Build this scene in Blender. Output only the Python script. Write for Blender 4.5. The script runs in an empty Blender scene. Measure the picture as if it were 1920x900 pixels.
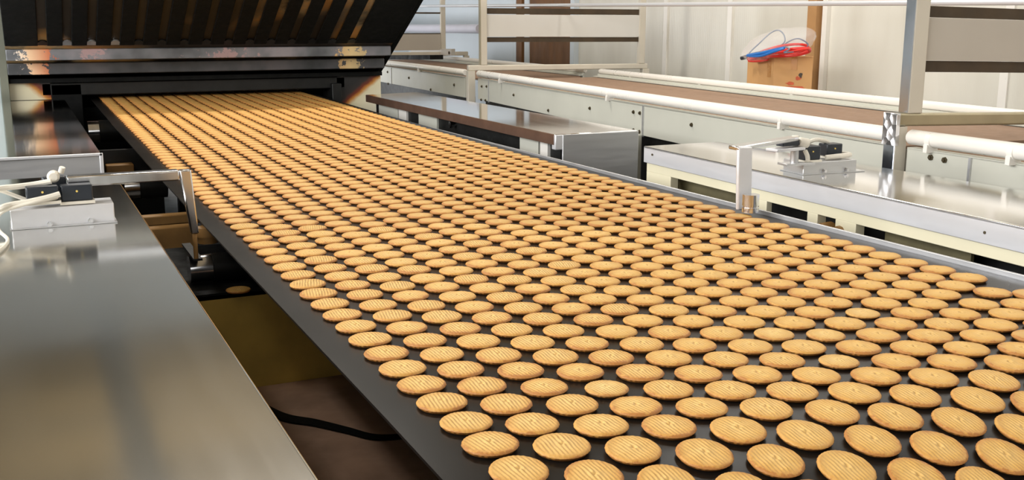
import bpy, bmesh, math, random
from mathutils import Vector, Matrix, noise as mnoise
random.seed(7)
PI = math.pi
SC = bpy.context.scene
COL = SC.collection
ZB = 0.95                      # height of the oven band above the floor (coordinates below are measured from the band)

# ------------------------------------------------------------------ camera numbers (frame taken as 1920 x 900)
F_PX = 1930.0
CAM = Vector((0, 0, 0.46))
FW = Vector((0.41883718, 0.88441972, -0.20585716))
RT = Vector((0.90377677, -0.42800416, 0.0))
UP = Vector((0.08810772, 0.18604892, 0.97858205))
def ray(px, py): return FW + RT * ((px - 960) / F_PX) - UP * ((py - 450) / F_PX)
def onx(px, py, x): d = ray(px, py); return CAM + d * ((x - CAM.x) / d.x)
def ony(px, py, y): d = ray(px, py); return CAM + d * ((y - CAM.y) / d.y)
def onz(px, py, z): d = ray(px, py); return CAM + d * ((z - CAM.z) / d.z)
def proj(p):
    q = Vector(p) - CAM; z = q.dot(FW)
    return 960 + F_PX * q.dot(RT) / z, 450 - F_PX * q.dot(UP) / z, z

# ------------------------------------------------------------------ materials
def srgb(r, g, b):
    f = lambda c: c / 12.92 if c <= 0.04045 else ((c + 0.055) / 1.055) ** 2.4
    return (f(r / 255), f(g / 255), f(b / 255), 1)
class NT:
    def __init__(s, name):
        m = bpy.data.materials.new(name); m.use_nodes = True
        s.m, s.t = m, m.node_tree
        s.b = s.t.nodes['Principled BSDF']
    def n(s, kind, **kw):
        nd = s.t.nodes.new(kind)
        for k, v in kw.items():
            if k in nd.inputs.keys(): nd.inputs[k].default_value = v
            else: setattr(nd, k, v)
        return nd
    def l(s, a, b): s.t.links.new(a, b)
    def ramp(s, fac, stops, interp='LINEAR'):
        r = s.n('ShaderNodeValToRGB'); cr = r.color_ramp; cr.interpolation = interp
        while len(cr.elements) < len(stops): cr.elements.new(0.5)
        for e, (p, c) in zip(cr.elements, stops): e.position = p; e.color = c
        s.l(fac, r.inputs[0]); return r.outputs[0]
    def mix(s, fac, a, b, mode='MIX'):
        x = s.n('ShaderNodeMix', data_type='RGBA', blend_type=mode)
        for v, i in ((fac, 0), (a, 6), (b, 7)):
            if hasattr(v, 'links'): s.l(v, x.inputs[i])
            else: x.inputs[i].default_value = v
        return x.outputs[2]
    def math(s, op, a, b=0.0):
        x = s.n('ShaderNodeMath', operation=op)
        for v, i in ((a, 0), (b, 1)):
            if hasattr(v, 'links'): s.l(v, x.inputs[i])
            else: x.inputs[i].default_value = v
        return x.outputs[0]
    def coord(s, scale=(1, 1, 1), kind='Object'):
        tc = s.n('ShaderNodeTexCoord'); mp = s.n('ShaderNodeMapping'); mp.inputs['Scale'].default_value = scale
        s.l(tc.outputs[kind], mp.inputs[0]); return mp.outputs[0]
    def noise(s, vec, scale, detail=4, rough=0.55):
        x = s.n('ShaderNodeTexNoise'); x.inputs['Scale'].default_value = scale; x.inputs['Detail'].default_value = detail; x.inputs['Roughness'].default_value = rough
        s.l(vec, x.inputs['Vector']); return x.outputs[0]
    def bump(s, h, strength, dist=0.002):
        b = s.n('ShaderNodeBump'); b.inputs['Strength'].default_value = strength; b.inputs['Distance'].default_value = dist
        s.l(h, b.inputs['Height']); s.l(b.outputs[0], s.b.inputs['Normal'])
def plain(name, col, rough=0.5, metal=0.0, vary=0.12, scale=6, bump=0.0, spec=0.5, stretch=(1, 1, 1)):
    t = NT(name); v = t.coord(stretch)
    nz = t.noise(v, scale)
    d = tuple(c * (1 - vary) for c in col[:3]) + (1,); u = tuple(min(1, c * (1 + vary)) for c in col[:3]) + (1,)
    t.l(t.ramp(nz, [(0.3, d), (0.7, u)]), t.b.inputs['Base Color'])
    t.b.inputs['Metallic'].default_value = metal
    t.b.inputs['Specular IOR Level'].default_value = spec
    r = t.ramp(t.noise(v, scale * 3), [(0.3, (rough * 0.85,) * 3 + (1,)), (0.7, (min(1, rough * 1.15),) * 3 + (1,))])
    t.l(r, t.b.inputs['Roughness'])
    if bump: t.bump(t.noise(v, scale * 8), bump)
    return t.m
def brushed(name, col, rough, stretch, amt=0.08, wave=0.0):
    t = NT(name); v = t.coord(stretch)
    nz = t.noise(v, 9, 5)
    t.b.inputs['Metallic'].default_value = 1
    t.l(t.ramp(nz, [(0.3, tuple(c * (1 - amt) for c in col[:3]) + (1,)), (0.7, tuple(min(1, c * (1 + amt)) for c in col[:3]) + (1,))]), t.b.inputs['Base Color'])
    t.l(t.ramp(nz, [(0.25, (rough * 0.8,) * 3 + (1,)), (0.75, (rough * 1.25,) * 3 + (1,))]), t.b.inputs['Roughness'])
    if wave: t.bump(t.noise(t.coord(), 1.6, 2), wave, 0.02)
    return t.m
def burnt_paint(name, base, blot, scale, lo, hi, rough=0.45, metal=0.3):
    """dark scorched steel with blotches of old paint and heat tint"""
    t = NT(name); v = t.coord()
    n1 = t.noise(v, scale, 6, 0.65)
    c = t.ramp(n1, [(lo, base), ((lo + hi) / 2, blot[0]), (hi, blot[1])])
    n2 = t.noise(v, scale * 0.35, 2)
    t.l(t.mix(t.ramp(n2, [(0.46, (0, 0, 0, 1)), (0.58, (1, 1, 1, 1))]), base, c), t.b.inputs['Base Color'])
    t.b.inputs['Roughness'].default_value = rough; t.b.inputs['Metallic'].default_value = metal
    t.bump(t.noise(v, 40, 4), 0.25)
    return t.m

M = {}
M['white_plate'] = plain('cream_grey_painted_plate', srgb(198, 197, 184), 0.38, vary=0.05, scale=3)
M['cream'] = plain('cream_enamel', srgb(228, 220, 190), 0.4, vary=0.05, scale=4)
M['pvc'] = plain('white_plastic_pipe', srgb(236, 231, 222), 0.3, vary=0.03, scale=3)
M['conv_belt'] = plain('brown_canvas_belt', srgb(150, 121, 98), 0.8, vary=0.08, scale=14, bump=0.1)
M['sheet_white'] = plain('pale_satin_sheet', srgb(212, 209, 202), 0.35, vary=0.04, scale=2)
M['sheet_beige'] = plain('dull_beige_sheet', srgb(186, 178, 166), 0.4, vary=0.06, scale=2)
M['dark_brown'] = plain('dark_brown_matte', srgb(66, 52, 34), 0.6, vary=0.25, scale=8)
M['olive_tube'] = plain('olive_grey_tube', srgb(172, 160, 130), 0.35, metal=0.35, vary=0.14, scale=5)
M['pale_tube'] = plain('pale_cream_tube', srgb(206, 198, 182), 0.35, vary=0.06, scale=4)
M['stainless'] = brushed('stainless_panel', (0.60, 0.59, 0.56), 0.12, (1, 0.12, 1), 0.05, 0.05)
M['polished'] = brushed('mirror_polished_cover', (0.84, 0.84, 0.83), 0.075, (1, 0.12, 1), 0.05, 0.03)
M['stainless_bright'] = brushed('bright_stainless_panel', (0.82, 0.81, 0.79), 0.11, (1, 0.12, 1), 0.05, 0.05)
M['stainless_soft'] = plain('stainless_satin', (0.58, 0.58, 0.585, 1), 0.36, metal=0.7, vary=0.08, scale=6, stretch=(.3, 1, 4))
M['alu'] = plain('satin_aluminium', (0.74, 0.74, 0.76, 1), 0.38, metal=0.45, vary=0.05, scale=5, stretch=(3, .3, 3))
M['chrome'] = brushed('polished_steel', (0.72, 0.72, 0.74), 0.16, (3, 3, 1), 0.10)
M['blue_steel'] = brushed('bluish_polished_upright', (0.56, 0.60, 0.68), 0.22, (2, 2, 1), 0.12)
M['dark_steel'] = plain('black_steel', srgb(34, 34, 33), 0.45, metal=0.4, vary=0.3, scale=9, bump=0.1)
M['black'] = plain('soot_black', srgb(8, 9, 8), 0.7, vary=0.4, scale=8, bump=0.15, spec=0.2)
M['plastic'] = plain('blue_black_plastic', srgb(34, 40, 48), 0.35, vary=0.1, scale=20)
M['cable'] = plain('white_cable_sheath', srgb(226, 220, 206), 0.45, vary=0.06, scale=20)
M['lamp_yellow'] = plain('yellow_lens', srgb(235, 205, 110), 0.3, vary=0.02)
M['bolt'] = plain('dull_bolt_metal', srgb(92, 82, 62), 0.45, metal=0.6, vary=0.2, scale=30)
M['concrete'] = plain('grey_floor', srgb(105, 100, 92), 0.6, vary=0.15, scale=3, bump=0.1)
M['card'] = plain('brown_cardboard', srgb(200, 152, 98), 0.8, vary=0.07, scale=5)
M['tape'] = plain('brown_packing_tape', srgb(186, 130, 66), 0.3, vary=0.06, scale=8)
M['red_print'] = plain('red_smudged_print', srgb(196, 92, 58), 0.8, vary=0.2, scale=20)
M['red_hose'] = plain('red_rubber_hose', srgb(226, 44, 34), 0.35, vary=0.08, scale=12)
M['blue_hose'] = plain('blue_rubber_hose', srgb(40, 112, 190), 0.35, vary=0.08, scale=12)
M['grey_hose'] = plain('grey_blue_hose', srgb(104, 118, 140), 0.35, vary=0.08, scale=12)
M['brown_door'] = plain('brown_wood_panel', srgb(112, 74, 36), 0.6, vary=0.25, scale=7, stretch=(1, 1, 0.3))
M['tan_post'] = plain('tan_wood_post', srgb(176, 132, 84), 0.6, vary=0.12, scale=6)
M['ochre'] = plain('ochre_stained_plate', srgb(205, 172, 84), 0.5, vary=0.3, scale=5, bump=0.1)
M['olive_dark'] = plain('dim_olive_plate', srgb(112, 104, 74), 0.6, vary=0.25, scale=9)
M['tan_metal'] = plain('tan_oily_bar', srgb(150, 112, 64), 0.45, vary=0.25, scale=10)
M['tray'] = plain('dark_brown_tray', srgb(172, 140, 120), 0.5, vary=0.3, scale=7, bump=0.15)
M['rust_lip'] = plain('rust_brown_heat_stained_lip', srgb(108, 82, 68), 0.4, metal=0.5, vary=0.22, scale=6)
M['pale_blue'] = plain('pale_blue_grey_casing', srgb(186, 198, 198), 0.45, vary=0.04, scale=3)
M['fin_back'] = burnt_paint('scorched_tan_plate', srgb(40, 33, 24), (srgb(150, 128, 92), srgb(200, 142, 70)), 3.2, 0.36, 0.58, 0.5, 0.1)
M['foil'] = None

# stained cream enamel whose burnt brown edge grows towards the band
def burnt_cream(name, axis_from, axis_to, curve):
    t = NT(name); tc = t.n('ShaderNodeTexCoord'); sx = t.n('ShaderNodeSeparateXYZ'); t.l(tc.outputs['Object'], sx.inputs[0])
    # u: 0 at the clean end, 1 at the scorched end
    u = t.math('DIVIDE', t.math('SUBTRACT', sx.outputs[0], axis_from), axis_to - axis_from)
    w = t.math('MULTIPLY', sx.outputs[2], curve)
    nz = t.noise(t.coord(), 14, 4)
    s = t.math('ADD', t.math('ADD', u, w), t.math('MULTIPLY', t.math('SUBTRACT', nz, 0.5), 0.10))
    t.l(t.ramp(s, [(0.0, srgb(232, 228, 212)), (0.66, srgb(232, 222, 186)), (0.74, srgb(206, 140, 60)), (0.80, srgb(128, 52, 24)), (0.88, srgb(52, 44, 42)), (1.0, srgb(38, 36, 36))]), t.b.inputs['Base Color'])
    t.b.inputs['Roughness'].default_value = 0.4
    return t.m

def foil():
    t = NT('crumpled_silver_tape'); v = t.coord()
    t.b.inputs['Metallic'].default_value = 1; t.b.inputs['Roughness'].default_value = 0.34
    t.b.inputs['Base Color'].default_value = (0.8, 0.8, 0.82, 1)
    x = t.n('ShaderNodeTexVoronoi'); x.inputs['Scale'].default_value = 34; t.l(v, x.inputs['Vector'])
    t.bump(x.outputs[0], 0.8, 0.01); return t.m
M['foil'] = foil()

def beam_mat(name, ends, dk=1.0):
    """dark steel bar with flaking cream and orange paint patches near given places (x centre, half width)"""
    t = NT(name); tc = t.n('ShaderNodeTexCoord'); sx = t.n('ShaderNodeSeparateXYZ'); t.l(tc.outputs['Object'], sx.inputs[0])
    v = t.coord((1, 1, 1)); n1 = t.noise(v, 26, 5, 0.7); n0 = t.noise(v, 4, 3)
    col = t.ramp(n0, [(0.30, srgb(58 * dk, 62 * dk, 64 * dk)), (0.48, srgb(112 * dk, 114 * dk, 118 * dk)), (0.66, srgb(150 * dk, 144 * dk, 148 * dk))])
    for xc, hw, thr, stops in ends:
        d = t.math('DIVIDE', t.math('ABSOLUTE', t.math('SUBTRACT', sx.outputs[0], xc)), hw)
        k = t.math('ADD', t.math('SUBTRACT', 1.0, d), t.math('MULTIPLY', t.math('SUBTRACT', n1, 0.5), 2.4))
        msk = t.ramp(k, [(thr, (0, 0, 0, 1)), (thr + 0.05, (1, 1, 1, 1))])
        g = t.math('ADD', t.math('MULTIPLY', t.math('DIVIDE', t.math('SUBTRACT', sx.outputs[0], xc - hw), 2 * hw), 1.0), 0.0)
        col = t.mix(msk, col, t.ramp(g, stops))
    t.l(col, t.b.inputs['Base Color']); t.b.inputs['Metallic'].default_value = 0.2; t.b.inputs['Roughness'].default_value = 0.42
    t.bump(n1, 0.2); return t.m

def band_mat():
    t = NT('steel_oven_band'); v = t.coord((1, 0.15, 1)); n1 = t.noise(v, 10, 5); n2 = t.noise(t.coord(), 2.5, 3)
    c = t.ramp(n1, [(0.3, (0.006, 0.0048, 0.004, 1)), (0.7, (0.014, 0.0115, 0.0095, 1))])
    t.l(c, t.b.inputs['Base Color']); t.b.inputs['IOR'].default_value = 1.28
    t.l(t.ramp(n2, [(0.3, (0.26,) * 3 + (1,)), (0.7, (0.36,) * 3 + (1,))]), t.b.inputs['Roughness'])
    return t.m
M['band'] = band_mat()

def biscuit_mat(name, pale=0.0):
    t = NT(name)
    uv = t.n('ShaderNodeUVMap'); sx = t.n('ShaderNodeSeparateXYZ'); t.l(uv.outputs[0], sx.inputs[0])
    du = t.math('SUBTRACT', sx.outputs[0], 0.5); dv = t.math('SUBTRACT', sx.outputs[1], 0.5)
    r = t.math('MULTIPLY', t.math('SQRT', t.math('ADD', t.math('MULTIPLY', du, du), t.math('MULTIPLY', dv, dv))), 2.0)
    oi = t.n('ShaderNodeObjectInfo')
    add = t.n('ShaderNodeVectorMath', operation='ADD'); t.l(uv.outputs[0], add.inputs[0])
    cmb = t.n('ShaderNodeCombineXYZ'); t.l(t.math('MULTIPLY', oi.outputs['Random'], 37.0), cmb.inputs[0]); t.l(t.math('MULTIPLY', oi.outputs['Random'], 11.0), cmb.inputs[2]); t.l(cmb.outputs[0], add.inputs[1])
    n1 = t.noise(add.outputs[0], 3.2, 4); n2 = t.noise(add.outputs[0], 16, 4, 0.7)
    k = t.math('ADD', r, t.math('MULTIPLY', t.math('SUBTRACT', n1, 0.5), 0.55))
    k = t.math('ADD', k, t.math('MULTIPLY', t.math('SUBTRACT', n2, 0.5), 0.30))
    k = t.math('ADD', k, t.math('MULTIPLY', t.math('SUBTRACT', oi.outputs['Random'], 0.5), 0.16))
    a, b_, c_, d_ = ((212, 172, 102), (208, 163, 88), (198, 145, 70), (176, 118, 56))
    if pale: a, b_, c_, d_ = ((214, 178, 112), (210, 168, 96), (200, 150, 78), (180, 126, 64))
    t.l(t.ramp(k, [(0.30, srgb(*a)), (0.72, srgb(*b_)), (0.96, srgb(*c_)), (1.15, srgb(*d_))]), t.b.inputs['Base Color'])
    t.b.inputs['Roughness'].default_value = 0.55; t.b.inputs['Specular IOR Level'].default_value = 0.45
    t.bump(n2, 0.5, 0.0016)
    return t.m
M['biscuit'] = biscuit_mat('baked_biscuit'); M['biscuit_pale'] = biscuit_mat('pale_baked_biscuit', 1)

def wall_mat():
    t = NT('cream_wall_sheet'); v = t.coord(); sx = t.n('ShaderNodeSeparateXYZ'); t.l(v, sx.inputs[0])
    nz = t.noise(t.coord((1, 1, 0.25)), 3, 3)
    t.l(t.ramp(nz, [(0.3, srgb(208, 202, 188)), (0.7, srgb(228, 224, 212))]), t.b.inputs['Base Color'])
    w = t.n('ShaderNodeTexWave', wave_type='BANDS', bands_direction='Y'); w.inputs['Scale'].default_value = 14; t.l(v, w.inputs['Vector'])
    t.bump(w.outputs[0], 0.05, 0.01); t.b.inputs['Roughness'].default_value = 0.3; return t.m
M['wall'] = wall_mat()
M['wall_blue'] = plain('pale_blue_wall_sheet', srgb(206, 214, 220), 0.4, vary=0.03, scale=2)
M['wall_plain'] = plain('off_white_wall', srgb(196, 196, 188), 0.6, vary=0.04, scale=2)
def ceil_mat():
    t = NT('tan_ceiling_panels'); v = t.coord()
    br = t.n('ShaderNodeTexBrick'); br.offset = 0.0
    br.inputs['Color1'].default_value = srgb(168, 146, 108); br.inputs['Color2'].default_value = srgb(160, 140, 106); br.inputs['Mortar'].default_value = srgb(104, 100, 90)
    br.inputs['Scale'].default_value = 1.0; br.inputs['Brick Width'].default_value = 1.5; br.inputs['Row Height'].default_value = 1.3; br.inputs['Mortar Size'].default_value = 0.16
    t.l(v, br.inputs['Vector']); t.l(br.outputs[0], t.b.inputs['Base Color']); t.b.inputs['Roughness'].default_value = 0.7; return t.m
M['ceiling'] = ceil_mat()
def bag_mat():
    t = NT('clear_plastic_film'); t.b.inputs['Base Color'].default_value = (0.93, 0.93, 0.93, 1); t.b.inputs['Roughness'].default_value = 0.15
    t.b.inputs['IOR'].default_value = 1.3
    t.b.inputs['Alpha'].default_value = 0.20; t.bump(t.noise(t.coord(), 14, 4), 0.6, 0.02); return t.m
M['bag'] = bag_mat()

# ------------------------------------------------------------------ mesh helpers
class MB:
    def __init__(s): s.v, s.f = [], []
    def add(s, vs, fs):
        b = len(s.v); s.v += [tuple(v) for v in vs]; s.f += [tuple(i + b for i in f) for f in fs]; return s
    def box(s, x0, x1, y0, y1, z0, z1):
        return s.prism([(x0, y0), (x1, y0), (x1, y1), (x0, y1)], z0, z1)
    def prism(s, poly, z0, z1):
        return s.extr([(x, y, z0) for x, y in poly], (0, 0, z1 - z0))
    def extr(s, poly, vec):
        n = len(poly); p = [Vector(q) for q in poly]; vec = Vector(vec)
        nrm = sum(((p[i] - p[0]).cross(p[i + 1] - p[0]) for i in range(1, n - 1)), Vector())
        if nrm.dot(vec) < 0: p.reverse()
        fs = [tuple(range(n - 1, -1, -1)), tuple(range(n, 2 * n))] + [(i, (i + 1) % n, n + (i + 1) % n, n + i) for i in range(n)]
        return s.add(p + [q + vec for q in p], fs)
    def obox(s, c, ax, hx, hy, hz):
        """box at c with plan axis ax (unit xy vector of its local x)"""
        ux = Vector((ax[0], ax[1], 0)).normalized(); uy = Vector((-ux.y, ux.x, 0)); c = Vector(c)
        pl = [c + ux * a * hx + uy * b * hy for a, b in ((-1, -1), (1, -1), (1, 1), (-1, 1))]
        return s.extr([(p.x, p.y, c.z - hz) for p in pl], (0, 0, 2 * hz))
    def cyl(s, p0, p1, r, seg=24, r1=None):
        return s.lathe(p0, p1, [(0, r), (1, r if r1 is None else r1)], seg)
    def lathe(s, p0, p1, prof, seg=24):
        p0, p1 = Vector(p0), Vector(p1); d = p1 - p0; a = d.normalized()
        e = a.orthogonal().normalized(); g = a.cross(e)
        vs, fs = [], []
        for t, r in prof:
            for k in range(seg):
                an = 2 * PI * k / seg; vs.append(p0 + d * t + (e * math.cos(an) + g * math.sin(an)) * r)
        m = len(prof)
        for i in range(m - 1):
            for k in range(seg):
                k2 = (k + 1) % seg; fs.append((i * seg + k, i * seg + k2, (i + 1) * seg + k2, (i + 1) * seg + k))
        fs.append(tuple(range(seg - 1, -1, -1))); fs.append(tuple((m - 1) * seg + k for k in range(seg)))
        return s.add(vs, fs)
    def tube(s, pts, r, seg=10, closed=False):
        pts = [Vector(p) for p in pts]; n = len(pts); vs, fs = [], []
        e = None
        for i, p in enumerate(pts):
            a = (pts[(i + 1) % n] if (closed or i < n - 1) else p) - (pts[i - 1] if (closed or i > 0) else p)
            a.normalize()
            e = a.orthogonal() if e is None else e - a * e.dot(a)
            e.normalize(); g = a.cross(e)
            for k in range(seg):
                an = 2 * PI * k / seg; vs.append(p + (e * math.cos(an) + g * math.sin(an)) * r)
        for i in range(n if closed else n - 1):
            j = (i + 1) % n
            for k in range(seg):
                k2 = (k + 1) % seg; fs.append((i * seg + k, i * seg + k2, j * seg + k2, j * seg + k))
        if not closed: fs.append(tuple(range(seg - 1, -1, -1))); fs.append(tuple((n - 1) * seg + k for k in range(seg)))
        return s.add(vs, fs)
def spline(ctrl, n=8, closed=False):
    P = [Vector(p) for p in ctrl]; m = len(P); out = []
    rng = m if closed else m - 1
    for i in range(rng):
        if closed: a, b, c, d = P[i - 1], P[i], P[(i + 1) % m], P[(i + 2) % m]
        else: a, b, c, d = P[max(i - 1, 0)], P[i], P[i + 1], P[min(i + 2, m - 1)]
        for k in range(n):
            t = k / n
            out.append(0.5 * ((2 * b) + (c - a) * t + (2 * a - 5 * b + 4 * c - d) * t * t + (3 * b - a - 3 * c + d) * t ** 3))
    if not closed: out.append(P[-1])
    return out

TOPS = []
def world_loc(o):
    v = Vector((0, 0, 0))
    while o is not None: v = v + o.location; o = o.parent
    return v
def tag(o, label=None, cat=None, group=None, kind=None):
    if label: o['label'] = label
    if cat: o['category'] = cat
    if group: o['group'] = group
    if kind: o['kind'] = kind
    return o
def obj(name, mb, mat, parent=None, bev=0.0, sharp=35, origin=None, label=None):
    base = world_loc(parent) if parent else Vector((0, 0, 0))
    if origin is not None: org = Vector(origin)
    else:
        n = len(mb.v); org = Vector((sum(v[0] for v in mb.v) / n, sum(v[1] for v in mb.v) / n, min(v[2] for v in mb.v)))
    me = bpy.data.meshes.new(name); me.from_pydata([Vector(v) - org for v in mb.v], [], mb.f); me.update()
    me.polygons.foreach_set('use_smooth', [True] * len(me.polygons))
    me.set_sharp_from_angle(angle=math.radians(sharp))
    me.materials.append(mat)
    o = bpy.data.objects.new(name, me); COL.objects.link(o)
    o.location = org - base
    if parent: o.parent = parent
    else: TOPS.append(o)
    if bev:
        b = o.modifiers.new('bevel', 'BEVEL'); b.width = bev; b.segments = 2; b.limit_method = 'ANGLE'; b.angle_limit = math.radians(40)
    if label: o['label'] = label
    return o
def thing(name, loc, label, cat, group=None):
    o = bpy.data.objects.new(name, None); COL.objects.link(o); o.location = loc; o.empty_display_size = 0.05
    TOPS.append(o); return tag(o, label, cat, group)
def B(*a): return MB().box(*a)

# ------------------------------------------------------------------ the room
def struct(name, mb, mat): return tag(obj(name, mb, mat), kind='structure')
XW, XL, YB, YF, ZC = 4.52, -3.2, 12.6, -3.6, 3.25
struct('floor', B(XL - .1, XW + .1, YF - .1, YB + .1, -ZB - .1, -ZB), M['concrete'])
struct('ceiling', B(XL - .1, XW + .1, YF - .1, YB + .1, ZC, ZC + .1), M['ceiling'])
struct('wall_right', B(XW, XW + .1, YF, YB, -ZB, ZC), M['wall'])
struct('wall_left', B(XL - .1, XL, YF, YB, -ZB, ZC), M['wall_plain'])
struct('wall_back', B(XL, XW, YB, YB + .1, -ZB, ZC), M['wall_blue'])
struct('wall_front', B(XL, XW, YF - .1, YF, -ZB, ZC), M['wall_plain'])
# cover strips between the wall sheets, the brown post and the brown door with its pale frame
for k, y in enumerate((6.78, 5.98, 3.7, 2.6)):
    struct('trim_%d' % (k + 1), B(XW - .012, XW, y - .025, y + .025, -ZB, ZC), M['pvc'])
struct('trim_5', B(XW - .06, XW, 5.05, 5.13, -ZB, ZC), M['tan_post'])
struct('trim_6', B(XW - .03, XW, 4.99, 5.03, -ZB, ZC), M['pvc'])
struct('wall_sheet_panel', B(XW - .008, XW, 9.5, YB, -ZB, ZC), M['wall_blue'])
dr = struct('door_1', B(XW - .04, XW, 8.23, 9.06, -ZB, 1.15), M['brown_door'])
fr = MB(); fr.box(XW - .05, XW, 9.06, 9.16, -ZB, 1.22); fr.box(XW - .05, XW, 8.16, 8.23, -ZB, 1.22); fr.box(XW - .05, XW, 8.16, 9.16, 1.15, 1.22)
obj('door_frame', fr, M['wall_blue'], dr)
struct('trim_7', B(XW - .05, XW, 9.22, 9.34, -ZB, 1.4), M['brown_door'])
struct('trim_8', B(XW - .03, XW, 9.39, 9.45, -ZB, ZC), M['wall_blue'])

# ------------------------------------------------------------------ oven band shape: flat, rising towards the oven, rolling over a drum at the near end
R_D, Y0 = 0.682, 0.958
def zband(Y):
    pts = [(0, 0), (2.7, 0.0), (3.6, 0.005), (4.4, 0.013), (5.0, 0.019), (5.4, 0.025), (5.9, 0.032), (6.38, 0.039), (6.9, 0.042), (9, 0.042)]
    for (a, za), (b, zb) in zip(pts, pts[1:]):
        if Y <= b: return za + (zb - za) * (Y - a) / (b - a)
    return 0.042
def on_band(S, up=0.0):
    """position along the band -> (Y, z, tilt about X)"""
    if S >= Y0:
        e = 0.05; sl = math.atan2(zband(S + e) - zband(max(S - e, Y0)), (S + e) - max(S - e, Y0))
        return S, zband(S) + up, sl
    t = (Y0 - S) / R_D
    return Y0 - (R_D + up) * math.sin(t), -R_D + (R_D + up) * math.cos(t), t
XB0, XB1 = 0.359, 1.622
conv = thing('band_conveyor', (0.97, 3.2, -ZB), 'wide dark steel oven band carrying rows of round biscuits out of the oven', 'conveyor')
mb = MB(); ss = [Y0 - R_D * (PI * 0.57) * (1 - k / 26) for k in range(26)] + [Y0 + k * 0.15 for k in range(1, 40)]
prev = None; vs = []; fs = []
for S in ss:
    y, z, _ = on_band(S); y2, z2, _ = on_band(S, -0.004)
    vs += [(XB0, y, z), (XB1, y, z), (XB1, y2, z2), (XB0, y2, z2)]
for k in range(len(ss) - 1):
    a = 4 * k
    for i in range(4): j = (i + 1) % 4; fs.append((a + i, a + j, a + 4 + j, a + 4 + i))
fs += [(3, 2, 1, 0), tuple(4 * (len(ss) - 1) + i for i in range(4))]
mb.add(vs, fs); obj('belt', mb, M['band'], conv, sharp=30)
arc = [(Y0 - (R_D - .006) * math.sin(a), -R_D + (R_D - .006) * math.cos(a)) for a in [PI * .52 * k / 24 for k in range(25)]]
vs = [(x, y - (y - Y0) * q, -R_D + (z + R_D) * (1 - q)) for y, z in arc for x in (XB0 + .06, XB1 - .06) for q in (0, .03)]
fs = []
for k in range(24):
    a = 4 * k
    for i, j in ((0, 2), (2, 3), (3, 1), (1, 0)): fs.append((a + i, a + 4 + i, a + 4 + j, a + j))
fs += [(0, 2, 3, 1), (96, 97, 99, 98)]
obj('curved_bed', MB().add(vs, fs), M['dark_steel'], conv)
for x in (0.53, 1.52):
    obj('side_frame', B(x - .03, x + .03, 1.10, 6.10, -0.12, -0.03), M['dark_steel'], conv, 0.003)
for x in (0.77, 1.49):
    for y in (1.25, 3.7, 5.9): obj('leg', B(x - .03, x + .03, y - .04, y + .04, -ZB, -0.03), M['dark_steel'], conv)
for y in (1.25, 3.7, 5.9): obj('cross_member', B(.56, 1.49, y - .02, y + .02, -.10, -.06), M['dark_steel'], conv)
gd = MB(); gd.box(XB1 + .002, XB1 + .008, 1.12, 5.75, -.03, .010); gd.box(XB1 + .002, XB1 + .03, 1.12, 5.75, -.035, -.03)
obj('edge_guide', gd, M['stainless_soft'], conv, 0.001, label='thin bright steel strip along the right edge')

# ------------------------------------------------------------------ biscuits
RB = 0.0321
def biscuit_mesh(name, seed, rings=32, seg=112, mat=None, rib=0.0007):
    rnd = random.Random(seed); ph = rnd.uniform(0, 6.28); off = Vector((seed * 3.7, seed * 1.3, 0))
    th = 0.0078; vs = []; uv = []; fs = []
    rr = [0.0] + [0.08 + 0.84 * (k / (rings - 4)) for k in range(rings - 3)] + [0.975, 1.0, 0.90]
    zz = []
    for k, r in enumerate(rr):
        if r <= 0.92 and k < len(rr) - 3: z = th * (1 - 0.14 * r * r)
        else: z = {0: th * 0.74, 1: th * 0.52, 2: 0.0}[k - (len(rr) - 3)]
        zz.append(z)
    def P(r, a, z, top):
        x, y = r * math.cos(a), r * math.sin(a)
        n = mnoise.noise(Vector((x * 2.2, y * 2.2, 0)) + off)
        wob = 1 + 0.008 * mnoise.noise(Vector((math.cos(a) * 1.5, math.sin(a) * 1.5, 5)) + off)
        if top:
            z += rib * math.cos(x * 2 * PI * 6.6 + ph + 1.3 * mnoise.noise(Vector((x * 1.7, y * 1.7, 9)) + off)) * (0.75 + 0.6 * n) * min(1, 2.2 - 2 * r if r > 0.7 else 1) + 0.0006 * n
            z -= 0.0022 * math.exp(-(r / 0.055) ** 2); z += 0.0006 * math.exp(-((r - 0.15) / 0.07) ** 2)
        elif z > 0: wob += 0.008 * math.cos(x * 2 * PI * 6.6 + ph)
        return (x * RB * wob, y * RB * wob, z)
    vs.append(P(0, 0, zz[0], True)); uv.append((0.5, 0.5))
    for k in range(1, len(rr)):
        for i in range(seg):
            a = 2 * PI * i / seg; top = k < len(rr) - 3
            vs.append(P(rr[k], a, zz[k], top))
            q = rr[k] if k < len(rr) - 2 else 1.0 + 0.07 * (k - len(rr) + 3)
            uv.append((0.5 + 0.5 * q * math.cos(a), 0.5 + 0.5 * q * math.sin(a)))
    for i in range(seg): fs.append((0, 1 + i, 1 + (i + 1) % seg))
    for k in range(1, len(rr) - 1):
        for i in range(seg):
            a, b = 1 + (k - 1) * seg, 1 + k * seg; j = (i + 1) % seg; fs.append((a + i, b + i, b + j, a + j))
    fs.append(tuple(1 + (len(rr) - 2) * seg + i for i in range(seg - 1, -1, -1)))
    return vs, fs, uv
def mesh_from(name, vs, fs, uv, mat):
    me = bpy.data.meshes.new(name); me.from_pydata(vs, [], fs)
    ul = me.uv_layers.new(name='UVMap')
    for lp in me.loops: ul.data[lp.index].uv = uv[lp.vertex_index]
    me.polygons.foreach_set('use_smooth', [True] * len(me.polygons)); me.set_sharp_from_angle(angle=math.radians(60)); me.materials.append(mat); me.update(); return me
PROTO = [mesh_from('biscuit', *biscuit_mesh('biscuit', k), M['biscuit']) for k in range(5)]
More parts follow.
